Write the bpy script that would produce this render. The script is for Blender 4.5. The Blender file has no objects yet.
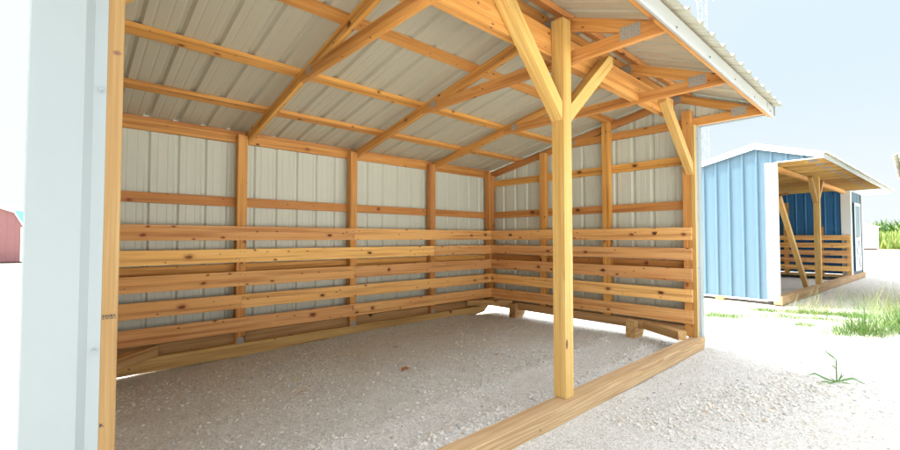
import bpy, math, random
import numpy as np
from mathutils import Vector, Matrix

S = 0.0254                      # everything below is measured in inches
random.seed(7)
RNG = np.random.default_rng(11)
sc = bpy.context.scene
col = sc.collection

# ------------------------------------------------------------------ nodes
class NT:
    def __init__(s, m):
        s.t = m.node_tree; s.n = s.t.nodes; s.l = s.t.links
    def new(s, typ, **kw):
        n = s.n.new(typ)
        for k, v in kw.items(): setattr(n, k, v)
        return n
    def link(s, a, b): s.l.new(a, b)
    def val(s, sock, v):
        if hasattr(v, 'is_output') or isinstance(v, bpy.types.NodeSocket): s.l.new(v, sock)
        else: sock.default_value = v
    def math(s, op, a, b=0.0, c=None, clamp=False):
        n = s.new('ShaderNodeMath', operation=op, use_clamp=clamp)
        s.val(n.inputs[0], a); s.val(n.inputs[1], b)
        if c is not None: s.val(n.inputs[2], c)
        return n.outputs[0]
    def vmath(s, op, a, b):
        n = s.new('ShaderNodeVectorMath', operation=op)
        s.val(n.inputs[0], a); s.val(n.inputs[1], b)
        return n.outputs[0]
    def noise(s, vec, scale, detail=3.0, rough=0.55, dist=0.0):
        n = s.new('ShaderNodeTexNoise'); s.val(n.inputs['Vector'], vec)
        n.inputs['Scale'].default_value = scale; n.inputs['Detail'].default_value = detail
        n.inputs['Roughness'].default_value = rough; n.inputs['Distortion'].default_value = dist
        return n.outputs['Fac']
    def ramp(s, fac, stops, interp='LINEAR'):
        n = s.new('ShaderNodeValToRGB'); cr = n.color_ramp; cr.interpolation = interp
        while len(cr.elements) < len(stops): cr.elements.new(0.5)
        for e, (p, c) in zip(cr.elements, stops):
            e.position = p; e.color = (*c, 1) if len(c) == 3 else c
        s.val(n.inputs[0], fac); return n.outputs[0]
    def mix(s, fac, a, b, mode='MIX'):
        n = s.new('ShaderNodeMix', data_type='RGBA', blend_type=mode)
        s.val(n.inputs[0], fac)
        for i, v in ((6, a), (7, b)):
            if isinstance(v, tuple): n.inputs[i].default_value = (*v, 1) if len(v) == 3 else v
            else: s.l.new(v, n.inputs[i])
        return n.outputs[2]
    def bump(s, h, strength, dist=0.002):
        n = s.new('ShaderNodeBump'); n.inputs['Strength'].default_value = strength
        n.inputs['Distance'].default_value = dist; s.l.new(h, n.inputs['Height']); return n.outputs[0]

def mat(name):
    m = bpy.data.materials.new(name); m.use_nodes = True
    t = NT(m); b = t.n['Principled BSDF']
    return m, t, b

def wood(name, light, mid, dark, knot=0.45, rough=0.6, ringc=0.5, knotc=(0.10, 0.032, 0.012)):
    """sawn softwood: growth rings cut by the board, fibre streaks, round knots"""
    m, t, b = mat(name)
    g = t.new('ShaderNodeAttribute', attribute_name='g').outputs['Vector']
    pr = t.new('ShaderNodeAttribute', attribute_name='pr').outputs['Vector']
    sp = t.new('ShaderNodeSeparateXYZ'); t.link(g, sp.inputs[0])
    sq = t.new('ShaderNodeSeparateXYZ'); t.link(pr, sq.inputs[0])
    # knots
    vo = t.new('ShaderNodeTexVoronoi', feature='F1'); vo.inputs['Scale'].default_value = 1.0
    vo.voronoi_dimensions = '2D'; cxy = t.new('ShaderNodeCombineXYZ')
    t.link(t.math('MULTIPLY', sp.outputs[0], 5.2), cxy.inputs[0])
    t.link(t.math('MULTIPLY', t.math('ADD', t.math('ADD', sp.outputs[1], sp.outputs[2]), t.math('MULTIPLY', t.noise(t.vmath('MULTIPLY', g, (30, 30, 30)), 1.0, 2.0), .006)), 9.0), cxy.inputs[1])
    t.link(cxy.outputs[0], vo.inputs['Vector'])
    d = vo.outputs['Distance']
    cs = t.new('ShaderNodeSeparateColor'); t.link(vo.outputs['Color'], cs.inputs[0])
    has = t.math('LESS_THAN', cs.outputs[0], knot)
    size = t.math('MULTIPLY_ADD', t.math('POWER', cs.outputs[1], 2.0), 0.12, 0.04)
    rel = t.math('DIVIDE', d, size)
    kfac = t.math('MULTIPLY', t.math('SUBTRACT', 1.35, rel, clamp=True), has)
    kfac = t.math('MULTIPLY', kfac, 1.6, clamp=True)
    halo = t.math('MULTIPLY', t.math('SUBTRACT', 1.0, t.math('DIVIDE', rel, 3.6), clamp=True), has)
    vp = t.new('ShaderNodeTexVoronoi', feature='F1', voronoi_dimensions='2D'); vp.inputs['Scale'].default_value = 2.6; t.link(cxy.outputs[0], vp.inputs['Vector'])
    cp = t.new('ShaderNodeSeparateColor'); t.link(vp.outputs['Color'], cp.inputs[0])
    pin = t.math('MULTIPLY', t.math('LESS_THAN', cp.outputs[0], knot * .12), t.math('LESS_THAN', vp.outputs['Distance'], t.math('MULTIPLY_ADD', cp.outputs[1], .10, .07)))
    tail = t.math('MULTIPLY', t.math('SUBTRACT', 1.0, t.math('DIVIDE', rel, 2.2), clamp=True), has)
    tail = t.math('MULTIPLY', tail, t.math('GREATER_THAN', t.noise(t.vmath('MULTIPLY', g, (14, 60, 60)), 1.0, 2.0), .52))
    # rings
    low = t.noise(t.vmath('MULTIPLY', g, (1.4, 9, 9)), 1.0, 2.0)
    ax = t.math('SUBTRACT', sp.outputs[1], sq.outputs[0]); bx = t.math('SUBTRACT', sp.outputs[2], sq.outputs[1])
    r = t.math('SQRT', t.math('ADD', t.math('MULTIPLY', ax, ax), t.math('MULTIPLY', bx, bx)))
    r = t.math('ADD', r, t.math('MULTIPLY', low, 0.034))
    r = t.math('ADD', r, t.math('MULTIPLY', halo, 0.012))
    w = t.math('FRACT', t.math('MULTIPLY', r, 72.0))
    w = t.math('POWER', w, 2.2)
    fib = t.noise(t.vmath('MULTIPLY', g, (4, 420, 420)), 1.0, 2.0)
    blot = t.noise(t.vmath('MULTIPLY', g, (2.2, 14, 14)), 1.0, 3.0)
    c = t.mix(t.math('MULTIPLY', w, ringc), light, mid)
    c = t.mix(t.math('MULTIPLY', t.math('SUBTRACT', fib, 0.35, clamp=True), 0.9), c, dark)
    c = t.mix(t.math('MULTIPLY', t.math('SUBTRACT', blot, 0.40, clamp=True), 2.2), c, mid)
    c = t.mix(t.math('MULTIPLY', t.math('SUBTRACT', t.noise(t.vmath('MULTIPLY', g, (0.9, 30, 30)), 1.0, 3.0), 0.47, clamp=True), 3.0, clamp=True), c, dark)
    c = t.mix(t.math('MULTIPLY', t.math('POWER', halo, 2.0), 0.55), c, dark)
    c = t.mix(t.math('MULTIPLY', tail, .85), c, tuple(x * 2.0 for x in knotc))
    c = t.mix(kfac, c, t.mix(t.math('LESS_THAN', cs.outputs[2], .4), knotc, tuple(x * 2.4 for x in knotc)))
    c = t.mix(t.math('MULTIPLY', pin, .85), c, knotc)
    hs = t.new('ShaderNodeHueSaturation'); hs.inputs['Saturation'].default_value = 1.0
    t.link(t.math('MULTIPLY_ADD', sq.outputs[2], 0.34, 0.84), hs.inputs['Value'])
    t.link(t.math('MULTIPLY_ADD', sq.outputs[2], 0.018, 0.490), hs.inputs['Hue'])
    t.link(c, hs.inputs['Color']); t.link(hs.outputs[0], b.inputs['Base Color'])
    b.inputs['Roughness'].default_value = rough
    b.inputs['Specular IOR Level'].default_value = 0.35
    hgt = t.math('ADD', t.math('MULTIPLY', fib, 0.6), t.math('MULTIPLY', w, 0.25))
    t.link(t.bump(hgt, 0.35, 0.001), b.inputs['Normal'])
    return m

def metal_paint(name, c, rough=0.35, var=0.06, spec=0.5, streak=False, wob=0.15):
    m, t, b = mat(name)
    co = t.new('ShaderNodeTexCoord').outputs['Object']
    n = t.noise(co, 2.3, 4.0, 0.6)
    dk = tuple(x * (1 - var * 2.2) for x in c)
    base = t.mix(n, c, dk)
    if streak:
        n2 = t.noise(t.vmath('MULTIPLY', co, (26, 1.2, 1.2)), 1.0, 3.0)
        base = t.mix(t.math('MULTIPLY', t.math('SUBTRACT', n2, 0.5, clamp=True), 0.8), base, tuple(x * 0.72 for x in c))
    t.link(base, b.inputs['Base Color'])
    b.inputs['Roughness'].default_value = rough
    b.inputs['Specular IOR Level'].default_value = spec
    t.link(t.bump(t.noise(co, 7.0, 2.0), wob, 0.004), b.inputs['Normal'])
    return m

M = {}
M['truss'] = wood('spruce truss lumber', (0.71, 0.385, 0.12), (0.57, 0.26, 0.056), (0.29, 0.10, 0.02), 0.26, ringc=.9)
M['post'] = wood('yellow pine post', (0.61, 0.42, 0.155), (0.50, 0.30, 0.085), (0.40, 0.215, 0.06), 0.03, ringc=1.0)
M['jack'] = wood('darkened post pine', (0.29, 0.19, 0.078), (0.235, 0.14, 0.048), (0.19, 0.10, 0.03), 0.03, ringc=1.0)  # post pine copy, darkened in colour to stand in for weaker light
M['kick'] = wood('rough pine kickboard', (0.90, 0.57, 0.235), (0.80, 0.44, 0.14), (0.42, 0.165, 0.045), 0.42, ringc=0.9, rough=0.72)
M['treated'] = wood('pressure treated pine', (0.60, 0.40, 0.17), (0.46, 0.27, 0.095), (0.24, 0.125, 0.04), 0.10, rough=0.7, ringc=0.7)
M['sill'] = wood('weathered treated sill', (0.60, 0.45, 0.25), (0.41, 0.25, 0.108), (0.29, 0.17, 0.08), 0.03, rough=0.75, ringc=1.3)
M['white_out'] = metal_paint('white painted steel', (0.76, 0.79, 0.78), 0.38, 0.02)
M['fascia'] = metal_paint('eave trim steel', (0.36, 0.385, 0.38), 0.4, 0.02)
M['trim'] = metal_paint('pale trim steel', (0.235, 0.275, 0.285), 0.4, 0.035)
M['back_in'] = metal_paint('grey green primer steel', (0.60, 0.64, 0.565), 0.36, 0.05)
M['roof_in'] = metal_paint('primer roof underside', (0.49, 0.48, 0.385), 0.30, 0.04, 0.6, wob=0.2)
M['roof_out'] = metal_paint('light stone roof paint', (0.50, 0.56, 0.50), 0.38, 0.04)
M['blue_out'] = metal_paint('blue painted steel', (0.10, 0.175, 0.232), 0.33, 0.04)
M['blue_in'] = metal_paint('blue lining steel', (0.022, 0.15, 0.36), 0.35, 0.05)
M['blue_roof'] = metal_paint('pale blue roof', (0.08, 0.35, 0.55), 0.4, 0.04)
M['red'] = metal_paint('faded red siding', (0.20, 0.085, 0.085), 0.6, 0.05)
M['galv'] = metal_paint('galvanised steel', (0.36, 0.37, 0.36), 0.45, 0.1)
M['galv'].node_tree.nodes['Principled BSDF'].inputs['Metallic'].default_value = 0.6
M['mast'] = metal_paint('pale galvanised mast', (0.25, 0.29, 0.32), 0.5, 0.05)
M['dark'] = metal_paint('dark ink', (0.03, 0.022, 0.02), 0.7, 0.02)
M['nail'] = metal_paint('nail head', (0.10, 0.06, 0.045), 0.5, 0.02)
M['rust'] = metal_paint('dull brown wood', (0.22, 0.10, 0.04), 0.8, 0.1)

# toothed truss plate: rows of punched slots
m, t, b = mat('toothed plate steel')
g = t.new('ShaderNodeTexCoord').outputs['Object']
wv = t.new('ShaderNodeTexWave', bands_direction='Y'); wv.inputs['Scale'].default_value = 22; t.link(g, wv.inputs['Vector'])
br = t.new('ShaderNodeTexVoronoi'); br.inputs['Scale'].default_value = 120; t.link(g, br.inputs['Vector'])
c = t.mix(t.math('LESS_THAN', br.outputs['Distance'], 0.33), (0.40, 0.39, 0.36), (0.12, 0.11, 0.10))
t.link(t.mix(wv.outputs['Fac'], c, (0.46, 0.45, 0.42)), b.inputs['Base Color'])
b.inputs['Metallic'].default_value = 0.5; b.inputs['Roughness'].default_value = 0.5
M['plate'] = m

# ------------------------------------------------------------------ mesh builder
class MB:
    def __init__(s):
        s.v = []; s.f = []; s.mi = []; s.g = []; s.p = []; s.mats = []
    def slot(s, m):
        if m not in s.mats: s.mats.append(m)
        return s.mats.index(m)
    def solid(s, vs, fs, m, L=(1, 0, 0), A=(0, 1, 0), B=(0, 0, 1), O=None, tint=None):
        vs = [Vector(v) for v in vs]; L, A, B = Vector(L), Vector(A), Vector(B)
        if O is None:
            O = Vector((0, 0, 0))
            for v in vs: O += v
            O /= len(vs)
        n = len(s.v); off = random.uniform(0, 40)
        ang = random.uniform(0, 6.283); rr = random.uniform(0.02, 0.11)
        pr = (math.cos(ang) * rr, math.sin(ang) * rr, random.random() if tint is None else tint)
        for v in vs:
            d = (v - O) * S
            s.v.append(v); s.g.append((d.dot(L) + off, d.dot(A), d.dot(B))); s.p.append(pr)
        k = s.slot(m)
        for f in fs: s.f.append(tuple(n + i for i in f)); s.mi.append(k)
    def box(s, x0, x1, y0, y1, z0, z1, m, tint=None):
        e = [x1 - x0, y1 - y0, z1 - z0]; ax = e.index(max(e))
        D = [(1, 0, 0), (0, 1, 0), (0, 0, 1)]
        vs = [(x, y, z) for x in (x0, x1) for y in (y0, y1) for z in (z0, z1)]
        fs = [(0, 1, 3, 2), (4, 6, 7, 5), (0, 4, 5, 1), (2, 3, 7, 6), (0, 2, 6, 4), (1, 5, 7, 3)]
        s.solid(vs, fs, m, D[ax], D[(ax + 1) % 3], D[(ax + 2) % 3], tint=tint)
        return s
    def bar(s, p0, p1, w, h, m, side=(0, 1, 0), tint=None, lift=0.0):
        """rectangular member p0->p1; w along `side`, h across"""
        p0, p1 = Vector(p0), Vector(p1); L = (p1 - p0).normalized(); sd = Vector(side)
        sd = (sd - L * sd.dot(L)).normalized(); U = L.cross(sd)
        vs = [p + sd * (a * w / 2) + U * (b * h / 2) for p in (p0, p1) for a in (-1, 1) for b in (-1, 1)]
        fs = [(0, 1, 3, 2), (4, 6, 7, 5), (0, 4, 5, 1), (2, 3, 7, 6), (0, 2, 6, 4), (1, 5, 7, 3)]
        s.solid(vs, fs, m, L, sd, U, tint=tint); return s
    def prism(s, poly, vec, m, L, tint=None):
        """polygon (3D, in order) swept by vec; grain along L"""
        vec = Vector(vec); n = len(poly); L = Vector(L).normalized()
        vs = [Vector(p) for p in poly] + [Vector(p) + vec for p in poly]
        fs = [tuple(range(n))[::-1], tuple(range(n, 2 * n))]
        fs += [(i, (i + 1) % n, n + (i + 1) % n, n + i) for i in range(n)]
        A = vec.normalized()
        if abs(A.dot(L)) > 0.9: A = Vector((0, 0, 1)) if abs(L.z) < 0.9 else Vector((0, 1, 0))
        s.solid(vs, fs, m, L, A, L.cross(A), tint=tint); return s
    def cyl(s, p0, p1, r0, r1, m, n=8):
        p0, p1 = Vector(p0), Vector(p1); L = (p1 - p0).normalized()
        a = L.orthogonal().normalized(); b = L.cross(a)
        vs = [p + (a * math.cos(6.28318 * i / n) + b * math.sin(6.28318 * i / n)) * r for p, r in ((p0, r0), (p1, r1)) for i in range(n)]
        fs = [tuple(range(n))[::-1], tuple(range(n, 2 * n))] + [(i, (i + 1) % n, n + (i + 1) % n, n + i) for i in range(n)]
        s.solid(vs, fs, m, L, a, b); return s
    def build(s, name, parent=None, bevel=0.0, smooth=False, loc=None):
        me = bpy.data.meshes.new(name)
        o0 = Vector((0, 0, 0)) if loc is None else Vector(loc)
        me.from_pydata([tuple((v - o0) * S) for v in s.v], [], s.f)
        for m_ in s.mats: me.materials.append(m_)
        me.polygons.foreach_set('material_index', s.mi)
        a = me.attributes.new('g', 'FLOAT_VECTOR', 'POINT'); a.data.foreach_set('vector', np.array(s.g, np.float32).ravel())
        a = me.attributes.new('pr', 'FLOAT_VECTOR', 'POINT'); a.data.foreach_set('vector', np.array(s.p, np.float32).ravel())
        if smooth: me.polygons.foreach_set('use_smooth', [True] * len(me.polygons))
        me.validate(); me.update()
        o = bpy.data.objects.new(name, me); col.objects.link(o)
        o.location = o0 * S
        if parent is not None: o.parent = parent
        if bevel > 0:
            bv = o.modifiers.new('edge', 'BEVEL'); bv.width = bevel * S; bv.segments = 2; bv.limit_method = 'ANGLE'
            bv.angle_limit = math.radians(40)
        return o

def thing(name, label, cat, loc=(0, 0, 0), rz=0.0, group=None):
    o = bpy.data.objects.new(name, None); col.objects.link(o)
    o.empty_display_size = 0.2
    o.location = Vector(loc) * S; o.rotation_euler = (0, 0, rz)
    o['label'] = label; o['category'] = cat
    if group: o['group'] = group
    return o
def tag(o, label, cat, group=None, kind=None):
    o['label'] = label
    if cat: o['category'] = cat
    if group: o['group'] = group
    if kind: o['kind'] = kind
    return o

# ------------------------------------------------------------------ ribbed sheet
def rib_profile(u0, u1, phase=0.0, step=9.0, extra=(), rh=.7, rm=.09):
    pts = {}
    k0 = int(math.floor((u0 - phase) / step)) - 1; k1 = int(math.ceil((u1 - phase) / step)) + 1
    for k in range(k0, k1 + 1):
        c = phase + k * step
        for du, h in ((-1.15, 0), (-0.45, rh), (0.45, rh), (1.15, 0), (2.65, 0), (2.85, rm), (3.15, rm), (3.35, 0), (5.65, 0), (5.85, rm), (6.15, rm), (6.35, 0)):
            pts[round(c + du, 3)] = h
    us = sorted(pts)
    def H(u):
        for a, b_ in zip(us, us[1:]):
            if a <= u <= b_: return pts[a] + (pts[b_] - pts[a]) * (u - a) / (b_ - a)
        return 0.0
    q = [(u, pts[u]) for u in us if u0 < u < u1] + [(u, H(u)) for u in (u0, u1)] + [(u, H(u)) for u in extra if u0 < u < u1]
    return sorted(set(q))

def ribbed(mb, O, U, V, N, u0, u1, vlo, vhi, m_out, m_in, phase=0.0, th=0.04, extra=(), rh=.7):
    """profiled sheet: ribs run along V, stand out along N; vlo/vhi are functions of u"""
    O, U, V, N = Vector(O), Vector(U), Vector(V), Vector(N)
    q = rib_profile(u0, u1, phase, extra=extra, rh=rh)
    for side, (m_, off) in enumerate(((m_in, 0.0), (m_out, th))):
        vs = []; fs = []
        for u, h in q:
            for v in (vlo(u), vhi(u)): vs.append(O + U * u + V * v + N * (h + off))
        for i in range(len(q) - 1):
            f = (2 * i, 2 * i + 1, 2 * i + 3, 2 * i + 2)
            fs.append(f if side else f[::-1])
        mb.solid(vs, fs, m_, V, U, N)
    return mb

# ------------------------------------------------------------------ truss family (all sheds share it)
class Kit:
    def __init__(s, **k): s.__dict__.update(k)
    def front(s, y): return s.rz + (y - s.ry) * s.sf       # top of the front rafter
    def rear(s, y): return s.rz - (y - s.ry) * s.sr        # top of the rear rafter
    def top(s, y): return s.front(y) if y < s.ry else s.rear(y)

def truss(root, K, x, m, plates=True, tw=1.5, yb=None):
    yb = K.yb if yb is None else yb
    d = 3.6; mb = MB()
    V = (tw, 0, 0)
    yj = K.ry + (K.rz - d - K.zc) / K.sr                    # rafter bottom meets chord bottom
    ft = K.front(K.yt)
    mb.prism([(x, K.yt, K.zc), (x, K.yt, ft - .02), (x, K.yt + (K.zc + 3.5 - ft) / K.sf if K.zc + 3.5 > ft else K.yt, max(K.zc + 3.5, ft)), (x, yj - 4, K.zc + 3.5), (x, yj + 1.0, K.zc + 1.6), (x, yj, K.zc)], V, m, (0, 1, 0))
    y1 = K.yt + (K.zc + 3.5 - ft) / K.sf
    mb.prism([(x + .01, y1 + .1, K.zc + 3.5), (x + .01, K.ry, K.rz), (x + .01, K.ry, K.rz - d), (x + .01, K.ry - (K.rz - d - K.zc - 3.5) / K.sf, K.zc + 3.5)], (tw - .02, 0, 0), m, (0, 1, K.sf))
    mb.prism([(x + .005, K.ry + .05, K.rz - .02), (x + .005, yb, K.rear(yb)), (x + .005, yb, K.rear(yb) - d), (x + .005, K.ry + .05, K.rz - d)], (tw - .01, 0, 0), m, (0, 1, -K.sr))
    o = mb.build('truss', root, bevel=.06)
    if plates:
        for (yy, zz, w, h, sl) in ((K.yt + 9, K.zc + 2.9, 5.2, 3.4, 0.0), (yj - 6, K.zc + 2.3, 3.0, 2.6, 0.0), (K.ry + 1, K.rz - 2.2, 4.2, 3.0, 0.0)):
            MB().box(x - .1, x - .02, yy - w / 2, yy + w / 2, zz - h / 2, zz + h / 2, M['plate']).build('truss_plate', o)
            MB().box(x + tw + .02, x + tw + .1, yy - w / 2, yy + w / 2, zz - h / 2, zz + h / 2, M['plate']).build('truss_plate', o)
    return o

def nails(mb, pts, n, r=.16):
    n = Vector(n)
    for p in pts: mb.cyl(Vector(p) - n * .05, Vector(p) + n * .03, r, r, M['nail'], 6)

GZ = -1.5                                                    # ground level by the shed

def ground_z(x, y):
    """world inches; gentle relief, lower towards the blue shed, banked against the back skid"""
    z = GZ + 0 * x
    t_ = np.clip((x - 40) / 120, 0, 1) * np.clip((y + 300) / 100, 0, 1)
    z = z - 1.9 * t_ * t_ * (3 - 2 * t_)
    z = z + 2.4 * np.exp(-((y - 116) / 9.0) ** 2) * np.clip((x + 165) / 90, 0, 1) * np.clip((-8 - x) / 20, 0, 1)
    z = z - .45 * np.exp(-((y - 114) / 14.0) ** 2) * np.clip((-150 - x) / 30, 0, 1)
    return z

# ================================================================== MAIN RUN-IN SHED
K = Kit(zc=94.0, yt=-26.0, ry=5.9, rz=109.5, sf=.41, sr=.2, yb=118.5)
XL, XR = -194.4, 0.0                                         # inner faces of the kickboards
shed = thing('run_in_shed', 'large open fronted timber framed run in shed with white steel skin filling the foreground', 'shed', (0, 0, 0))
R_ = shed
KZ = [(44.2, 49.7), (35.6, 40.8), (26.4, 32.0), (17.7, 23.1), (8.6, 14.2)]
BX = [-197.0, -147.2, -97.7, -48.5, 1.0]                     # left faces of back studs
# kickboards: three walls
for i, (a, b_) in enumerate(KZ):
    mb = MB(); j1 = (-96.0, -46.8, -96.0, -145.5, -96.0)[i]
    mb.box(XL + .02, j1 - .04, 114, 115, a, b_, M['kick']); mb.box(j1 + .04, XR - .02 + 1, 114.02, 115.0, a + .05, b_ - .05, M['kick'])
    pts = []
    for x in BX[1:4] + [-.8]:
        for q in (.9, 2.6):
            for zz in (a + 1.2, b_ - 1.2): pts.append((x + q + random.uniform(-.3, .3), 114, zz + random.uniform(-.3, .3)))
    nails(mb, pts, (0, -1, 0)); mb.build('kickboard', R_, bevel=.08)
    mb = MB(); mb.box(0, 1, 0, 114, a, b_, M['kick'])
    pts = [(0, y + q + random.uniform(-.3, .3), zz + random.uniform(-.3, .3)) for y in (0.2, 37.4, 74.8) for q in (.9, 2.6) for zz in (a + 1.2, b_ - 1.2)]
    nails(mb, pts, (-1, 0, 0)); mb.build('kickboard', R_, bevel=.08)
    MB().box(XL - 1, XL, 0, 114, a, b_, M['kick']).build('kickboard', R_, bevel=.08)
# back studs with steel straps
for i, x in enumerate(BX[1:4]):
    o = MB().box(x, x + 3.5, 115.02, 118.48, 4.02, 86.0, M['truss']).build('stud', R_, bevel=.07)
    MB().box(x + .5, x + 3.0, 114.86, 114.98, 1.2, 6.2, M['galv']).build('strap', o)
MB().box(-1.0, .9, 115.02, 118.48, 4.02, 86.0, M['truss']).build('stud', R_, bevel=.07)
MB().box(1.0, 4.45, 115.02, 118.48, 7.6, 84.6, M['truss']).build('stud', R_, bevel=.07)
MB().box(-198.9, -195.4, 115.02, 118.48, 4.02, 86.0, M['truss']).build('stud', R_, bevel=.07)
# right wall studs (tops run up in front of the gable rafter), left wall studs
for y, zt in ((37.3, 103.0), (74.9, 93.0)):
    MB().box(1.02, 4.45, y, y + 3.5, 7.4, zt, M['truss']).build('stud', R_, bevel=.07)
    MB().box(-198.9, -195.42, y, y + 3.5, 7.4, zt, M['truss']).build('stud', R_, bevel=.07)
# corner posts of the open front
MB().box(1.02, 4.48, .02, 3.5, 3.05, 100.5, M['truss']).build('corner_post', R_, bevel=.07)
MB().box(-198.9, -195.4, .02, 3.5, 3.05, 100.5, M['post']).build('corner_post', R_, bevel=.07)
# jack boards on the front face
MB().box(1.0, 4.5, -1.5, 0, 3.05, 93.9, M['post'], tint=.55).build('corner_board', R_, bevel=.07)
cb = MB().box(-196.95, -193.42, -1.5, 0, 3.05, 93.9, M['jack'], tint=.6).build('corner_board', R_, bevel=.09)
# plates, girts
MB().box(-199, 4.4, 118.5, 120.0, 83.2, 86.6, M['truss']).build('top_plate', R_, bevel=.06)
MB().box(-199, 4.4, 119.2, 122.0, 86.8, 88.2, M['truss']).build('eave_purlin', R_, bevel=.06)
for z0 in (57.6, 31.2):
    for a, b_ in ((-199, -96.05), (-95.95, 6)):
        MB().box(a, b_, 118.5, 120.0, z0, z0 + 3.7, M['truss']).build('girt', R_, bevel=.06)
for z0 in (77.6, 57.7, 31.2):
    MB().box(4.5, 6.0, .1, 118.4, z0, z0 + 3.8, M['truss']).build('girt', R_, bevel=.06)
    MB().box(-200.4, -198.92, .1, 118.4, z0, z0 + 3.8, M['truss']).build('girt', R_, bevel=.06)
# trusses
for x in (-143.65, -95.48 + .0, -46.0):
    if x < -90 and x > -100: truss(R_, K, -94.15, M['truss'])
    else: truss(R_, K, x + (1.0 if x > -50 else 0), M['truss'])
truss(R_, K, 4.52, M['truss'], tw=1.45)
truss(R_, K, -200.4, M['truss'], tw=1.45)
# purlins (flat on the rafters)
def purlin(y0, x0, x1, rear=True, w=3.5, h=1.45):
    y1 = y0 + w
    if rear: z0, z1 = K.rear(y0), K.rear(y1); V = Vector((0, K.sr, 1)).normalized() * h
    else: z0, z1 = K.front(y0), K.front(y1); V = Vector((0, -K.sf, 1)).normalized() * h
    p = [(x0, y0, z0 + .02), (x0, y1, z1 + .02), (x0, y1 + V.y, z1 + V.z), (x0, y0 + V.y, z0 + V.z)]
    return MB().prism(p, (x1 - x0, 0, 0), M['truss'], (1, 0, 0)).build('purlin', R_, bevel=.06)
for y0 in (36.0, 66.0, 94.6, 7.4): purlin(y0, -202.5, 7.8)
purlin(20.5, -202.5, -131)
for y0 in (1.2, -25.4): purlin(y0, -202.5, 7.8, False)
# header across the open front
MB().box(-198.9, -12.0, 2.05, 3.55, 94.9, 102.4, M['truss']).box(-198.9, -12.0, 3.57, 5.0, 95.0, 102.3, M['truss']).build('header', R_, bevel=.07)
# centre post and its two knee braces
pc = MB().box(-100.5, -96.7, -1.8, 1.95, 3.05, 104.4, M['post'], tint=.7)
pc = pc.build('center_post', R_, bevel=.1)
for y, z in ((1.5, 80.6), (.6, 80.9), (-.3, 80.3), (1.3, 79.2), (.2, 79.4), (-.9, 78.9), (-.2, 77.9), (1.0, 78.2), (-1.2, 79.9)):
    mb = MB(); nails(mb, [(-100.5, y, z)], (-1, 0, 0), .13); mb.build('nail', pc)
def knotdisc(x, y, z, rx, rz, nrm, parent):
    n_ = Vector(nrm); a_ = Vector((0, 0, 1)); b2 = a_.cross(n_)
    for k_, (f_, m_) in enumerate(((1.0, M['rust']), (.55, M['nail']))):
        vs = [Vector((x, y, z)) + n_ * (.012 * (k_ + 1)) + a_ * rz * f_ * math.cos(i * .5236) * (1 + .12 * math.sin(i * 2.1)) + b2 * rx * f_ * math.sin(i * .5236) for i in range(12)]
        q = MB(); q.prism(vs, n_ * -.03, m_, (0, 0, 1)); q.build('knot', parent)
knotdisc(-99.9, -1.8, 17.2, .55, 1.3, (0, -1, 0), pc)
knotdisc(-194.1, -1.5, 66.6, .42, .30, (0, -1, 0), cb)
def brace(x0, z0, x1, z1, y0, y1, plumb_bottom, m=M['post'], tint=None, name='knee_brace', cut=True, t_=4.9):
    """45 degree brace in the plane of the header: plumb cut on the post, level/plumb cut on top"""
    sgn = 1 if x1 > x0 else -1
    dz = (z1 - z0) / abs(x1 - x0)
    tt = t_
    P_ = [(x0, y0, z0), (x1, y0, z1), (x1, y0, z1 + tt * .55), (x1 - sgn * tt * .45 / dz, y0, z1 + tt * .55), (x0, y0, z0 + tt)]
    mb = MB(); mb.prism(P_, (0, y1 - y0, 0), m, (sgn, 0, dz), tint=tint)
    return mb.build(name, R_, bevel=.09)
brace(-96.65, 76.5, -71.8, 98.8, -1.5, 1.9, True, tint=.75)
brace(-100.55, 76.5, -127.0, 104.0, -1.5, 1.9, True, tint=.8)
brace(.95, 72.2, -28.0, 97.5, -1.0, 1.9, True, M['post'], tint=.5)
brace(-195.3, 72.2, -166.4, 97.5, -1.0, 1.9, True, M['post'], tint=.5)
# grade marks stamped on the wood
mb = MB()
def stamp(mb, O, U, V, rows, cell, N):
    O, U, V, N = Vector(O), Vector(U), Vector(V), Vector(N)
    for r, row in enumerate(rows):
        for c_, ch in enumerate(row):
            if ch != ' ':
                p = O + U * (c_ * cell) - V * (r * cell)
                q = [p, p + U * cell * .98, p + U * cell * .98 + V * cell * .98, p + V * cell * .98]
                mb.prism(q, N * .015, M['dark'], U)
mb = MB()
stamp(mb, (-194.85, -1.52, 33.5 + 2.7), (1, 0, 0), (0, 0, 1), ["## # # ### # ", " # ## # # ## ", "## # ## ##  #", "             ", "## ### #### #"], .095, (0, -1, 0))
mb.build('grade_stamp', cb); mb = MB()
stamp(mb, (-194.85, -1.52, 24.0), (1, 0, 0), (0, 0, 1), ["## ", "## ", "# #"], .12, (0, -1, 0))
mb.build('grade_stamp', cb)
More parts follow.
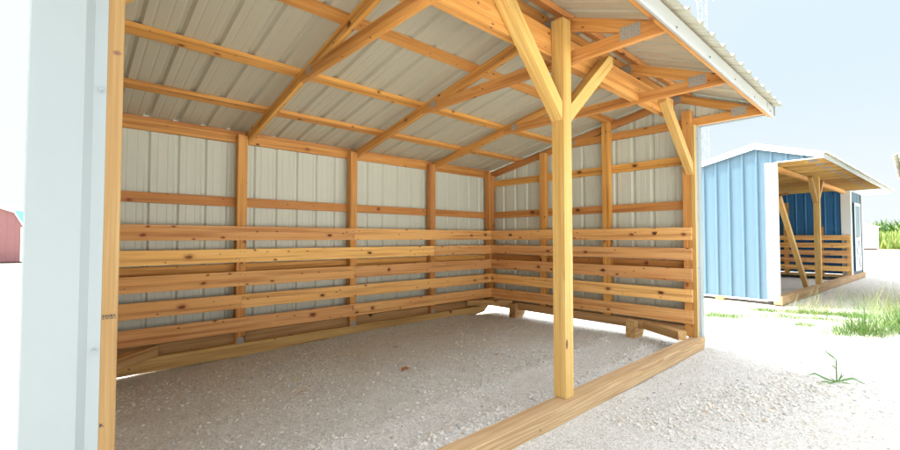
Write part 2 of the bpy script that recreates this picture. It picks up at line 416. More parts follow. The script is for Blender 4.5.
# --- skids, sill, bottom plates
sill = MB()
pts = [(-199.5, -1.8), (-196, GZ - .15), (1.2, GZ - .15), (2.6, -.9), (3.6, .6), (4.4, 3.0), (-199.5, 3.0)]
sill.prism([(x, -3.5, z) for x, z in pts], (0, 5.0, 0), M['sill'], (1, 0, 0), tint=.5)
sill.build('sill_beam', R_, bevel=.22)
bk = MB()
pts = [(-199.5, -1.0), (-14, -.9), (-6, 0.2), (-1.5, 3.95), (-199.5, 3.95)]
bk.prism([(x, 114.6, z) for x, z in pts], (0, 4.6, 0), M['treated'], (1, 0, 0)).build('skid_beam', R_, bevel=.2)
MB().box(-195.3, .9, 117.0, 120.4, 4.0, 7.9, M['treated']).build('bottom_plate', R_, bevel=.12)
MB().box(1.05, 4.5, 3.55, 117.0, 3.1, 7.3, M['treated']).build('bottom_plate', R_, bevel=.12)
MB().box(-198.9, -195.4, 3.55, 117.0, 3.1, 7.3, M['treated']).build('bottom_plate', R_, bevel=.12)
for y0 in (23.6, 93.6):
    for sx in (0, 1):
        f = (lambda x: x) if sx == 0 else (lambda x: -194.4 - x)
        pts = [(-2.3, -2.0), (1.2, -2.0), (4.2, -1.6), (6.0, -.4), (7.2, 1.2), (7.4, 3.05), (1.0, 3.05), (1.0, 7.0), (-2.3, 7.0)]
        mb = MB(); mb.prism([(f(x), y0, z) for x, z in pts], (0, 4.5, 0), M['treated'], (1, 0, 0))
        nails(mb, [(f(-2.3), y0 + a, z) for a in (1, 2.2, 3.4) for z in (1.5, 3, 4.5, 6)], (-1, 0, 0), .12)
        mb.build('skid_block', R_, bevel=.15)
def cbrace(p0, p1, z0, z1):
    p0 = Vector((*p0, (z0 + z1) / 2)); p1 = Vector((*p1, (z0 + z1) / 2))
    MB().bar(p0, p1, z1 - z0, 4.2, M['treated'], side=(0, 0, 1)).build('corner_brace', R_, bevel=.15)
cbrace((-8.2, 1.4), (5.5, 25), 3.05, 6.7)
cbrace((-173.5, 117.0), (-195, 96), 4.05, 7.6)
cbrace((-19, 116.6), (1.2, 99), 5.3, 8.3)
cbrace((-186.2, 1.4), (-199, 25), 3.05, 6.7)
# --- wall sheets
def const(c): return lambda u: c
mb = MB(); ribbed(mb, (0, 120.05, 0), (1, 0, 0), (0, 0, 1), (0, 1, 0), -200.6, 6.2, const(4.6), const(88.0), M['white_out'], M['back_in'], phase=-5.0)
mb.build('back_wall_panel', R_)
def gable(root, K, X, nx, y0, yb, zb, m_out, m_in, phase, ycut, zcut, name='gable_wall_panel', rh=.7):
    mb = MB()
    lo = lambda u: zb if u >= ycut else zcut
    ex = (K.ry, ycut, ycut - .001)
    ribbed(mb, (X, 0, 0), (0, 1, 0), (0, 0, 1), (nx, 0, 0), y0, yb, lo, lambda u: K.top(u) + 1.2, m_out, m_in, phase, extra=ex, rh=rh)
    return mb.build(name, root)
gable(R_, K, 6.05, 1, -25.5, 120.0, 4.6, M['white_out'], M['back_in'], 9.2, 0, 94.2)
gable(R_, K, -200.5, -1, -25.5, 120.0, 4.6, M['white_out'], M['back_in'], 9.2, 0, 94.2)
# --- roof sheets
def roof(root, K, x0, x1, m_out, m_in, phase, ye=-30.2, yb=123.5):
    nr = Vector((0, K.sr, 1)).normalized(); vr = Vector((0, 1, -K.sr)).normalized()
    mb = MB(); L = (yb - K.ry) * math.sqrt(1 + K.sr ** 2)
    ribbed(mb, Vector((0, K.ry, K.rz)) + nr * 1.52, (1, 0, 0), vr, nr, x0, x1, const(.6), const(L), m_out, m_in, phase, rh=.85)
    mb.build('roof_panel', root)
    nf = Vector((0, -K.sf, 1)).normalized(); vf = Vector((0, -1, -K.sf)).normalized()
    mb = MB(); L = (K.ry - ye) * math.sqrt(1 + K.sf ** 2)
    ribbed(mb, Vector((0, K.ry, K.rz)) + nf * 1.52, (1, 0, 0), vf, nf, x0, x1, const(.6), const(L), m_out, m_in, phase, rh=.85)
    mb.build('roof_panel', root)
    zr = K.rz + 2.5
    mb = MB(); mb.prism([(x0 - .3, K.ry - 6, zr - 6 * K.sf), (x0 - .3, K.ry, zr + .3), (x0 - .3, K.ry + 6, zr - 6 * K.sr), (x0 - .3, K.ry + 6, zr - 6 * K.sr + .08), (x0 - .3, K.ry, zr + .42), (x0 - .3, K.ry - 6, zr - 6 * K.sf + .08)], (x1 - x0 + .6, 0, 0), m_out, (1, 0, 0))
    mb.build('ridge_cap', root)
roof(R_, K, -203.6, 8.6, M['roof_out'], M['roof_in'], 3.7)
# --- eave: wooden sub-fascia and folded steel fascia
MB().box(-202.6, 7.6, -27.5, -26.02, 93.0, 96.2, M['truss']).build('eave_board', R_, bevel=.05)
mb = MB(); mb.prism([(-203.4, -27.52, 92.6), (-203.4, -28.3, 92.4), (-203.4, -28.35, 92.0), (-203.4, -27.9, 92.15), (-203.4, -28.0, 92.35), (-203.4, -27.5, 92.4)][::-1] , (.01, 0, 0), M['trim'], (1, 0, 0))
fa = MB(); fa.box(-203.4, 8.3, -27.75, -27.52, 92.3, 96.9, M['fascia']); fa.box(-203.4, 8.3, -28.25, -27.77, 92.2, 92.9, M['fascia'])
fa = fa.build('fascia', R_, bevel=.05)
for i in range(9):
    x = -190 + i * 24.0
    MB().cyl((x, -27.75, 94.0), (x, -27.95, 94.0), .3, .26, M['galv'], 10).cyl((x, -27.95, 94.0), (x, -28.1, 94.0), .16, .16, M['galv'], 6).build('screw', fa)
MB().cyl((-2.0, -27.76, 95.6), (-2.0, -27.8, 95.6), .8, .8, M['galv'], 20).build('knockout', fa)
# rake trim at both gable ends
def rake(root, K, X, s, m, w=.25, dep=4.6, ye=-28.3, yb=123):
    mb = MB()
    for y0, y1 in ((ye, K.ry), (K.ry, yb)):
        z0, z1 = K.top(y0) + 2.2, K.top(y1) + 2.2
        mb.prism([(X, y0, z0), (X, y1, z1), (X, y1, z1 - dep), (X, y0, z0 - dep)], (s * w, 0, 0), m, (0, 1, 0))
    return mb.build('rake_trim', root, bevel=.03)
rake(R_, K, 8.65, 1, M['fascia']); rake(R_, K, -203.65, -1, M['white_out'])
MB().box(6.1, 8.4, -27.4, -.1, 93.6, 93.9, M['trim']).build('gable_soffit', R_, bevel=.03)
# corner trims, folded steel: lip, raised face, return
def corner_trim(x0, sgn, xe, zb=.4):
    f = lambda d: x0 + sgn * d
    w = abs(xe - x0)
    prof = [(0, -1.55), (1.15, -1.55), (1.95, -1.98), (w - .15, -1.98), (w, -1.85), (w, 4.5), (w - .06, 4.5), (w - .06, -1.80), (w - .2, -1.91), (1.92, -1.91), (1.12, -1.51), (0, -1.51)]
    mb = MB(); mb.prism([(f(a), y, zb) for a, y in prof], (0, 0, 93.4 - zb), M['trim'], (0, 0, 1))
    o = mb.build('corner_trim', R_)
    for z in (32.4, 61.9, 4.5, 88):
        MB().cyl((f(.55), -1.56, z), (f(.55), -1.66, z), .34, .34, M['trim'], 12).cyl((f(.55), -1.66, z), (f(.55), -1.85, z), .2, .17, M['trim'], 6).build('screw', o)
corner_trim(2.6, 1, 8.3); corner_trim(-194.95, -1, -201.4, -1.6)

# ================================================================== BLUE SHED beyond
KB = Kit(zc=101.0, yt=-26.0, ry=11.0, rz=114.6, sf=.31, sr=.235, yb=118.5)
blue = thing('run_in_shed', 'blue steel clad run in shed with white trim, open bay and tack room, standing beyond', 'shed', (182.6, 3.2, -1.2), math.radians(-3.7))
B_ = blue
L_ = 362.0; P0 = 284.0
mb = gable(B_, KB, 0, -1, -26, 120, 1.2, M['blue_out'], M['blue_in'], 1.5, 4.6, 101.2, rh=1.15)
gable(B_, KB, L_, 1, -26, 120, 1.2, M['blue_out'], M['blue_in'], 1.5, 0, 101.2)
mb = MB(); ribbed(mb, (0, 120, 0), (1, 0, 0), (0, 0, 1), (0, 1, 0), 0, L_, const(1.2), const(KB.rear(120)), M['blue_out'], M['blue_in'], 2)
mb.build('back_wall_panel', B_)
mb = MB(); ribbed(mb, (P0, 0, 0), (0, 1, 0), (0, 0, 1), (-1, 0, 0), 0, 119.5, const(5), lambda u: KB.top(u) - .5, M['blue_in'], M['blue_in'], 3, extra=(KB.ry,))
mb.build('partition_panel', B_)
mb = MB(); ribbed(mb, (0, -.3, 0), (1, 0, 0), (0, 0, 1), (0, -1, 0), P0, L_, const(2.5), const(101), M['blue_out'], M['blue_in'], P0 + 4)
mb.build('front_wall_panel', B_)
roof(B_, KB, -2, L_ + 3, M['roof_out'], M['roof_in'], 1.5, ye=-30)
rake(B_, KB, -2.1, -1, M['white_out'], dep=4.4); rake(B_, KB, L_ + 3.1, 1, M['white_out'], dep=4.4)
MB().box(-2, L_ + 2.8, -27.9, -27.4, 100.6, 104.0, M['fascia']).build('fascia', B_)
MB().box(-2.3, -.1, -27.3, -2.0, 100.6, 101.15, M['white_out']).build('gable_soffit', B_)
MB().box(P0 + .5, L_ + 2, -27.3, -1.2, 100.3, 100.9, M['white_out']).build('soffit', B_)
# white corner posts / trim
MB().box(-1.1, -.85, -1.5, 5.2, 1.0, 101, M['white_out']).box(-1.1, 2.6, -1.8, -1.55, 1.0, 101, M['white_out']).build('corner_trim', B_)
MB().box(P0 - 1.4, P0 - 1.1, -1.5, 6.5, 3.5, 100.5, M['white_out']).box(P0 - 1.4, P0 + 4.5, -1.9, -1.55, 3.5, 100.3, M['white_out']).build('corner_trim', B_)
MB().box(L_ - 4, L_ + 1.2, -1.9, -1.3, 3.5, 100.3, M['white_out']).build('corner_trim', B_)
MB().box(-1.15, -.85, 5.3, 120, .2, 1.5, M['white_out']).build('base_trim', B_)
# tack room door with white cross-buck
dr = MB(); dx0, dx1 = P0 + 20, P0 + 58
dr.box(dx0, dx1, -2.1, -1.35, 8, 88, M['blue_out'])
dr = dr.build('door', B_)
w = MB()
for (a, b_, c_, d_) in ((dx0, dx0 + 3, 8, 88), (dx1 - 3, dx1, 8, 88), (dx0 + 3, dx1 - 3, 8, 11), (dx0 + 3, dx1 - 3, 85, 88), (dx0 + 3, dx1 - 3, 44, 47.5)):
    w.box(a, b_, -2.5, -2.12, c_, d_, M['white_out'])
w.bar((dx0 + 3, -2.35, 11), (dx1 - 3, -2.35, 44), .4, 2.4, M['white_out'], side=(0, 1, 0)); w.bar((dx1 - 3, -2.45, 11), (dx0 + 3, -2.45, 44), .4, 2.4, M['white_out'], side=(0, 1, 0))
w.build('door_trim', dr)
MB().cyl((dx0 + 5, -2.5, 48), (dx0 + 5, -4, 48), .7, .9, M['galv'], 10).build('handle', dr)
# frame
for x in [4 + 23.1 * k for k in range(13)]:
    truss(B_, KB, min(x, 281.5), M['post'], plates=True)
for y0 in (22, 50, 78, 106):
    p = [(0, y0, KB.rear(y0) + .02), (0, y0 + 3.5, KB.rear(y0 + 3.5) + .02), (0, y0 + 3.5, KB.rear(y0 + 3.5) + 1.45), (0, y0, KB.rear(y0) + 1.45)]
    MB().prism(p, (L_, 0, 0), M['truss'], (1, 0, 0)).build('purlin', B_)
for y0 in (3, -12, -24.5):
    p = [(0, y0, KB.front(y0) + .02), (0, y0 + 3.5, KB.front(y0 + 3.5) + .02), (0, y0 + 3.5, KB.front(y0 + 3.5) + 1.45), (0, y0, KB.front(y0) + 1.45)]
    MB().prism(p, (L_, 0, 0), M['truss'], (1, 0, 0)).build('purlin', B_)
MB().box(0, P0, 2, 5, 97.6, 100.9, M['truss']).build('header', B_)
px_ = 131.0
MB().box(px_, px_ + 4.4, -1.6, 2.8, 4.6, 104, M['post']).build('center_post', B_, bevel=.1)
mb = MB(); mb.bar((px_ + 4.4, 1, 80), (px_ + 26, 1, 101), 3.5, 3.5, M['post']); mb.build('knee_brace', B_, bevel=.1)
mb = MB(); mb.bar((px_, 1, 80), (px_ - 20, 1, 101), 3.5, 3.5, M['post']); mb.build('knee_brace', B_, bevel=.1)
mb = MB(); mb.bar((94.5, 2.2, 5), (27.0, 4.0, 78.0), 3.4, 3.4, M['post']); mb.build('shipping_brace', B_, bevel=.1)
MB().box(.5, 4.0, .5, 4, 4.6, 101, M['post']).build('corner_post', B_)
for i, (a, b_) in enumerate([(44.2, 49.7), (35.2, 40.8), (26.4, 32.0), (17.7, 23.1), (8.6, 14.2)]):
    MB().box(P0 - 5.4, P0 - 4.4, -.5, 114, a, b_, M['kick']).build('kickboard', B_)
    MB().box(1, P0 - 5.5, 114, 115, a, b_, M['kick']).build('kickboard', B_)
MB().box(P0 - 4.3, P0 - 1.5, -1.4, 2, 4.5, 50.5, M['post']).build('stud', B_)
for y in (22, 55, 88): MB().box(P0 - 4.3, P0 - 1.5, y, y + 4.5, 4.6, 60 if y == 22 else 90, M['truss']).build('stud', B_)
MB().prism([(-1, -3.5, -1.6), (L_ - 3, -3.5, -1.6), (L_ + .5, -3.5, 4.5), (-1, -3.5, 4.5)], (0, 5.2, 0), M['sill'], (1, 0, 0)).build('sill_beam', B_, bevel=.2)
MB().box(P0 - 4, P0, 2, 119, 1.5, 4.6, M['treated']).build('bottom_plate', B_)
MB().box(0.3, 3.8, 2, 119, 1.5, 4.6, M['treated']).build('bottom_plate', B_)
for y in (33, 90): MB().prism([(-4, y, -2.2), (4, y, -2.2), (4, y, 1.4), (-4, y, 1.4)], (0, 5.5, 0), M['treated'], (1, 0, 0)).build('skid_block', B_, bevel=.2)
MB().box(0, L_, 115, 119, -1.8, 1.2, M['treated']).build('skid_beam', B_)

# ================================================================== THIRD SHED (only its eave corner shows at the right edge)
pale = thing('run_in_shed', 'pale shed at the right edge with only the corner of its overhanging roof showing', 'shed', (188.5, -87.5, 0), math.pi)
K3 = K
gable(pale, K3, 6.05, 1, -25.5, 120, 3, M['white_out'], M['back_in'], 9.2, 0, 94.2)
gable(pale, K3, -150, -1, -25.5, 120, 3, M['white_out'], M['back_in'], 9.2, 0, 94.2)
mb = MB(); ribbed(mb, (0, 120, 0), (1, 0, 0), (0, 0, 1), (0, 1, 0), -150, 6.2, const(3), const(88), M['white_out'], M['back_in'], 2); mb.build('back_wall_panel', pale)
roof(pale, K3, -153, 8.6, M['roof_out'], M['roof_in'], 3.7)
rake(pale, K3, 8.65, 1, M['fascia'], dep=3.4); rake(pale, K3, -153, -1, M['roof_out'])
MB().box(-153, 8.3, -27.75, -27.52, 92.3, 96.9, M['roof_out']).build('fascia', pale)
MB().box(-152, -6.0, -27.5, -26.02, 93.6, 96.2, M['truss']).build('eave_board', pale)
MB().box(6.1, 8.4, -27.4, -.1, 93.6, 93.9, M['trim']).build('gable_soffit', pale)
for x in (-45, -96, -148): truss(pale, K3, x, M['truss'])
MB().box(1, 4.5, 0, 3.5, 3, 96, M['post']).build('corner_post', pale)
MB().box(-150, -146.5, 0, 3.5, 3, 96, M['post']).build('corner_post', pale)
MB().box(-150, 4.4, -3.5, 1.5, -2.2, 3, M['sill']).build('sill_beam', pale)
MB().box(-150, 4.4, 115, 119, -2.2, 3, M['treated']).build('skid_beam', pale)

# ================================================================== FAR THINGS
# red gambrel barn at the left
barn = thing('barn', 'small red gambrel shed with a blue roof far behind on the left', 'barn', (-304.3, 1090.7, 0), -0.3)
gz = -1.5; hw = 60.0
prof = [(-hw, gz + 2), (hw, gz + 2), (hw, 70), (hw - 13, 94), (0, 112), (-hw + 13, 94), (-hw, 70)]
mb = MB(); q = rib_profile(-hw, hw, 0, 12, extra=(hw - 13, 0, -hw + 13))
def bt(u):
    a = abs(u); return 112 - a * 18 / (hw - 13) if a < hw - 13 else 94 - (a - hw + 13) * 24 / 13
vs = []; fs = []
for u, h in q: vs += [(u, -h * .6, gz + 3), (u, -h * .6, bt(u))]
fs = [(2 * i, 2 * i + 2, 2 * i + 3, 2 * i + 1) for i in range(len(q) - 1)]
mb.solid(vs, fs, M['red'])
mb.prism([(x, 1, z) for x, z in prof], (0, 190, 0), M['red'], (0, 1, 0)); mb.build('wall', barn)
mb = MB()
rp = [(hw + 3, 66), (hw - 12, 95.5), (0, 114), (-hw + 12, 95.5), (-hw - 3, 66)]
for (a, b_) in zip(rp, rp[1:]):
    mb.prism([(a[0], -4, a[1]), (b_[0], -4, b_[1]), (b_[0], -4, b_[1] + 1.5), (a[0], -4, a[1] + 1.5)], (0, 200, 0), M['blue_roof'], (0, 1, 0))
mb.build('roof', barn)
mb = MB()
for (a, b_) in zip(rp, rp[1:]):
    mb.prism([(a[0], -5, a[1] - 2.5), (b_[0], -5, b_[1] - 2.5), (b_[0], -5, b_[1] + 1.6), (a[0], -5, a[1] + 1.6)], (0, .9, 0), M['white_out'], (0, 1, 0))
mb.box(hw - 3, hw + .6, -1.6, -.6, gz + 3, 66, M['white_out']).box(-hw - .6, -hw + 3, -1.6, -.6, gz + 3, 66, M['white_out']).build('trim', barn)
MB().box(-hw, hw, 4, 188, gz - .3, gz + 1.9, M['rust']).build('skid', barn)

# white shed in the distance
wsd = thing('storage_shed', 'plain white storage shed far off in front of the green field', 'shed', (2290, 122, -3), math.radians(-30))
mb = MB(); ribbed(mb, (0, -70, 0), (1, 0, 0), (0, 0, 1), (0, -1, 0), -60, 60, const(6), const(94), M['white_out'], M['white_out'])
ribbed(mb, (-60, 0, 0), (0, 1, 0), (0, 0, 1), (-1, 0, 0), -70, 70, const(6), lambda u: 94 + 22 * (1 - abs(u) / 70), M['white_out'], M['white_out'], extra=(0,))
ribbed(mb, (60, 0, 0), (0, 1, 0), (0, 0, 1), (1, 0, 0), -70, 70, const(6), lambda u: 94 + 22 * (1 - abs(u) / 70), M['white_out'], M['white_out'], extra=(0,))
ribbed(mb, (0, 70, 0), (1, 0, 0), (0, 0, 1), (0, 1, 0), -60, 60, const(6), const(94), M['white_out'], M['white_out'])
mb.build('wall', wsd)
mb = MB()
for s_ in (-1, 1): mb.prism([(-64, s_ * 74, 93.5), (-64, 0, 117.5), (-64, 0, 119.5), (-64, s_ * 74, 95.5)], (128, 0, 0), M['white_out'], (1, 0, 0))
mb.build('roof', wsd)
MB().box(-58, 58, -66, -60, 0, 5.9, M['rust']).box(-58, 58, 60, 66, 0, 5.9, M['rust']).build('skid', wsd)

# lattice radio mast
def F2W(u, depth):
    yaw, f = 0.7442, 425.65
    lat = (u - 450) / f * depth
    return (-198.72 + math.sin(yaw) * depth + math.cos(yaw) * lat, -63.84 + math.cos(yaw) * depth - math.sin(yaw) * lat)
mx, my = F2W(706.5, 3200)
mast = thing('radio_mast', 'tall pale lattice radio mast with antennas rising behind the roof', 'mast', (mx, my, 0), .3)
mb = MB(); Rm = 33.0; Hm = 2150
legs = [(Rm * math.cos(a), Rm * math.sin(a)) for a in (0, 2.0944, 4.1888)]
for x, y in legs: mb.cyl((x, y, -5), (x, y, Hm), 2.7, 2.7, M['mast'], 6)
mb.build('leg', mast)
mb = MB(); n = 44
for k in range(n):
    z0, z1 = Hm * k / n, Hm * (k + 1) / n
    for i in range(3):
        a, b_ = legs[i], legs[(i + 1) % 3]
        if k % 2: a, b_ = b_, a
        mb.cyl((*a, z0), (*b_, z1), 1.0, 1.0, M['mast'], 4); mb.cyl((*legs[i], z0), (*legs[(i + 1) % 3], z0), 1.3, 1.3, M['mast'], 4)
mb.build('lattice', mast)
for (zz, aa, rr) in ((1880, .4, 70), (1880, 2.6, 74), (1880, 4.6, 72), (1760, 3.6, 60), (1700, 1.2, 60)):
    dx, dy = math.cos(aa) * rr, math.sin(aa) * rr
    MB().cyl((dx, dy, zz - 42), (dx, dy, zz + 42), 8, 8, M['mast'], 8).cyl((0, 0, zz), (dx, dy, zz), 2.2, 2.2, M['mast'], 5).build('antenna', mast)


# ================================================================== GROUND
def grid_axis(segs):
    out = []
    for a, b_, st in segs:
        n = max(1, int(round((b_ - a) / st))); out += list(np.linspace(a, b_, n, endpoint=False))
    return np.array(out + [segs[-1][1]])
gx = grid_axis([(-26000, -3000, 2300), (-3000, -400, 200), (-400, -215, 12), (-215, 80, 1.6), (80, 330, 4), (330, 800, 30), (800, 3000, 220), (3000, 26000, 2300)])
gy = grid_axis([(-26000, -3000, 2300), (-3000, -300, 180), (-300, -70, 10), (-70, 130, 1.6), (130, 300, 8), (300, 1300, 100), (1300, 26000, 2500)])
X, Y = np.meshgrid(gx, gy, indexing='ij')
def vnoise(x, y, s, seed):
    x = x / s; y = y / s; xi = np.floor(x).astype(np.int64); yi = np.floor(y).astype(np.int64); xf = x - xi; yf = y - yi
    def h(a, b_):
        n_ = (a * 374761393 + b_ * 668265263 + seed * 1442695041) & 0x7fffffff
        n_ = ((n_ ^ (n_ >> 13)) * 1274126177) & 0x7fffffff
        return (n_ & 0xffff) / 65535.0
    u = xf * xf * (3 - 2 * xf); v = yf * yf * (3 - 2 * yf)
    return (h(xi, yi) * (1 - u) + h(xi + 1, yi) * u) * (1 - v) + (h(xi, yi + 1) * (1 - u) + h(xi + 1, yi + 1) * u) * v
def relief(X, Y):
    near = ((X > -260) & (X < 340) & (Y > -120) & (Y < 180)).astype(float)
    r = (vnoise(X, Y, 31, 1) - .5) * .9 + (vnoise(X, Y, 11, 2) - .5) * .35 + (vnoise(X, Y, 4.3, 3) - .5) * .22
    # low windrows raked along the shed
    r += .7 * np.exp(-((Y - 14 - .03 * X + 3 * (vnoise(X, Y, 40, 5) - .5)) / 2.6) ** 2) * ((X > -194) & (X < -8))
    r += .6 * np.exp(-((Y - 33 - .05 * X + 4 * (vnoise(X, Y, 40, 6) - .5)) / 3.0) ** 2) * ((X > -194) & (X < -8))
    return r * near
def gz_at(x, y):
    x = np.asarray(x, float); y = np.asarray(y, float)
    return ground_z(x, y) + relief(x, y)
Z = gz_at(X, Y)
nx_, ny_ = X.shape
vs = np.stack([X, Y, Z], -1).reshape(-1, 3) * S
ii, jj = np.meshgrid(np.arange(nx_ - 1), np.arange(ny_ - 1), indexing='ij')
a = (ii * ny_ + jj).ravel(); fs = np.stack([a, a + ny_, a + ny_ + 1, a + 1], -1)
def np_mesh(name, vs, fs, m_, smooth=True, attr=None):
    me = bpy.data.meshes.new(name); k = fs.shape[1]
    me.vertices.add(len(vs)); me.vertices.foreach_set('co', vs.astype(np.float32).ravel())
    me.loops.add(fs.size); me.loops.foreach_set('vertex_index', fs.astype(np.int32).ravel())
    me.polygons.add(len(fs)); me.polygons.foreach_set('loop_start', np.arange(0, fs.size, k, dtype=np.int32))
    me.polygons.foreach_set('use_smooth', np.full(len(fs), smooth))
    if attr is not None:
        at = me.attributes.new('tint', 'FLOAT', 'POINT'); at.data.foreach_set('value', attr.astype(np.float32))
    me.materials.append(m_); me.update(calc_edges=True); me.validate()
    o = bpy.data.objects.new(name, me); col.objects.link(o); return o

m, t, b = mat('crushed limestone ground')
pos = t.new('ShaderNodeNewGeometry').outputs['Position']
n1 = t.noise(pos, 0.9, 4.0, .6); n2 = t.noise(pos, 9.0, 5.0, .65); n3 = t.noise(pos, 60.0, 4.0, .7)
v1 = t.new('ShaderNodeTexVoronoi'); v1.inputs['Scale'].default_value = 75; t.link(pos, v1.inputs['Vector'])
v2 = t.new('ShaderNodeTexVoronoi'); v2.inputs['Scale'].default_value = 190; t.link(pos, v2.inputs['Vector'])
cv = t.new('ShaderNodeSeparateColor'); t.link(v1.outputs['Color'], cv.inputs[0])
cv2 = t.new('ShaderNodeSeparateColor'); t.link(v2.outputs['Color'], cv2.inputs[0])
base = t.ramp(n2, [(0.25, (0.53, 0.51, 0.435)), (0.5, (0.63, 0.62, 0.545)), (0.75, (0.70, 0.695, 0.625))])
base = t.mix(t.math('MULTIPLY', t.math('SUBTRACT', n1, .35, clamp=True), 1.6), base, (0.53, 0.50, 0.43))
base = t.mix(t.math('MULTIPLY', t.math('GREATER_THAN', cv.outputs[0], .62), .45), base, (0.76, 0.74, 0.69))
base = t.mix(t.math('MULTIPLY', t.math('GREATER_THAN', cv.outputs[1], .86), .5), base, (0.38, 0.33, 0.26))
base = t.mix(t.math('MULTIPLY', t.math('GREATER_THAN', cv2.outputs[0], .8), .35), base, (0.36, 0.32, 0.27))
base = t.mix(t.math('MULTIPLY', t.math('GREATER_THAN', cv2.outputs[1], .8), .4), base, (0.78, 0.76, 0.71))
# same mottled chip colours all over, inside the bay too
t.link(base, b.inputs['Base Color']); b.inputs['Roughness'].default_value = .95; b.inputs['Specular IOR Level'].default_value = .15
hh = t.math('ADD', t.math('MULTIPLY', v1.outputs['Distance'], -.9), t.math('MULTIPLY', n3, 1.2))
hh = t.math('ADD', hh, t.math('MULTIPLY', v2.outputs['Distance'], -.4))
t.link(t.bump(hh, 1.0, .010), b.inputs['Normal'])
M['ground'] = m
g_ = np_mesh('ground', vs, fs, m); tag(g_, None or 'pale crushed limestone ground', None, kind='structure'); del g_['label']

m, t, b = mat('dark grey strip')
pos = t.new('ShaderNodeNewGeometry').outputs['Position']
t.link(t.ramp(t.noise(pos, 3, 5, .6), [(0.3, (0.10, 0.115, 0.125)), (0.7, (0.14, 0.155, 0.165))]), b.inputs['Base Color']); b.inputs['Roughness'].default_value = .9
rd = MB(); rd.box(-1800, -212, 395, 560, GZ - .2, GZ + .35, m).box(-211.9, 500, 395, 560, GZ - .2, GZ + .35, m)
rd = rd.build('grey_strip'); rd['kind'] = 'structure'  # flat dark grey strip laid across the ground

# green verge ground under the far field
m, t, b = mat('field soil and grass')
pos = t.new('ShaderNodeNewGeometry').outputs['Position']
t.link(t.ramp(t.noise(pos, .8, 4, .6), [(0.3, (0.06, 0.09, 0.025)), (0.7, (0.13, 0.16, 0.05))]), b.inputs['Base Color']); b.inputs['Roughness'].default_value = 1
fd = MB(); fd.box(2420, 9000, -3500, 1500, -3.6, -2.0, m); fd = fd.build('field'); fd['kind'] = 'structure'

# ------------------------------------------------------------------ loose stones
def stones(n, xs, ys, smin, smax, sel=None, seed=1):
    r = np.random.default_rng(seed)
    phi = (1 + 5 ** .5) / 2
    bv = np.array([(-1, phi, 0), (1, phi, 0), (-1, -phi, 0), (1, -phi, 0), (0, -1, phi), (0, 1, phi), (0, -1, -phi), (0, 1, -phi), (phi, 0, -1), (phi, 0, 1), (-phi, 0, -1), (-phi, 0, 1)]) / 1.902
    bf = np.array([(0, 11, 5), (0, 5, 1), (0, 1, 7), (0, 7, 10), (0, 10, 11), (1, 5, 9), (5, 11, 4), (11, 10, 2), (10, 7, 6), (7, 1, 8), (3, 9, 4), (3, 4, 2), (3, 2, 6), (3, 6, 8), (3, 8, 9), (4, 9, 5), (2, 4, 11), (6, 2, 10), (8, 6, 7), (9, 8, 1)])
    x = xs(r, n); y = ys(r, n, x)
    s = smin * (smax / smin) ** (r.random(n) ** 3.0)
    ok = np.ones(n, bool)
    if sel is not None: ok = sel(x, y, s, r)
    x, y, s = x[ok], y[ok], s[ok]; n = len(x)
    jit = 1 + (r.random((n, 12, 1)) - .5) * .55
    sc_ = s[:, None, None] * np.stack([r.uniform(.7, 1.25, n), r.uniform(.6, 1.1, n), r.uniform(.4, .75, n)], -1)[:, None, :]
    v = bv[None] * jit * sc_ * .5
    th = r.uniform(0, 6.283, n); c, s_ = np.cos(th)[:, None], np.sin(th)[:, None]
    tl = r.uniform(-.5, .5, n)[:, None]
    vx, vy, vz = v[..., 0], v[..., 1], v[..., 2]
    vz2 = vz + vx * tl * .6; vx2 = vx - vz * tl
    X_ = c * vx2 - s_ * vy + x[:, None]; Y_ = s_ * vx2 + c * vy + y[:, None]
    Z_ = vz2 + (gz_at(x, y) + s * .12)[:, None]
    V = np.stack([X_, Y_, Z_], -1).reshape(-1, 3) * S
    Fc = (bf[None] + (np.arange(n) * 12)[:, None, None]).reshape(-1, 3)
    return V, Fc, np.repeat(r.random(n), 12)
parts = []
U_ = lambda a, b_: (lambda r, n: r.uniform(a, b_, n))
UY = lambda a, b_: (lambda r, n, x: r.uniform(a, b_, n))
clear = lambda x, y: ~((y > -3.7) & (y < 1.7) & (x < 4.6)) & ~((y > 114) & (x < 0))
def sel_in(x, y, s, r):
    d = vnoise(x, y, 22, 21) * .7 + vnoise(x, y, 6, 22) * .5
    return clear(x, y) & (r.random(len(x)) < np.clip((d - .35) * 2.2, .10, 1))
parts.append(stones(30000, U_(-194, 4), UY(1.8, 114), .2, 1.15, sel_in, 1))
parts.append(stones(15000, U_(-190, 60), UY(-62, -3.7), .16, .75, sel_in, 2))
def row(yc, k, w): return lambda r, n, x: yc + k * x + r.normal(0, w, n)
parts.append(stones(3200, U_(-194, -10), row(14, .03, 2.2), .3, 1.5, lambda x, y, s, r: clear(x, y) & (vnoise(x, y, 17, 31) > .35), 3))
parts.append(stones(2800, U_(-194, -10), row(33, .05, 2.4), .3, 1.4, lambda x, y, s, r: clear(x, y) & (vnoise(x, y, 17, 32) > .4), 4))
parts.append(stones(900, U_(-170, -5), row(4.6, .0, 1.4), .2, .8, lambda x, y, s, r: clear(x, y), 5))
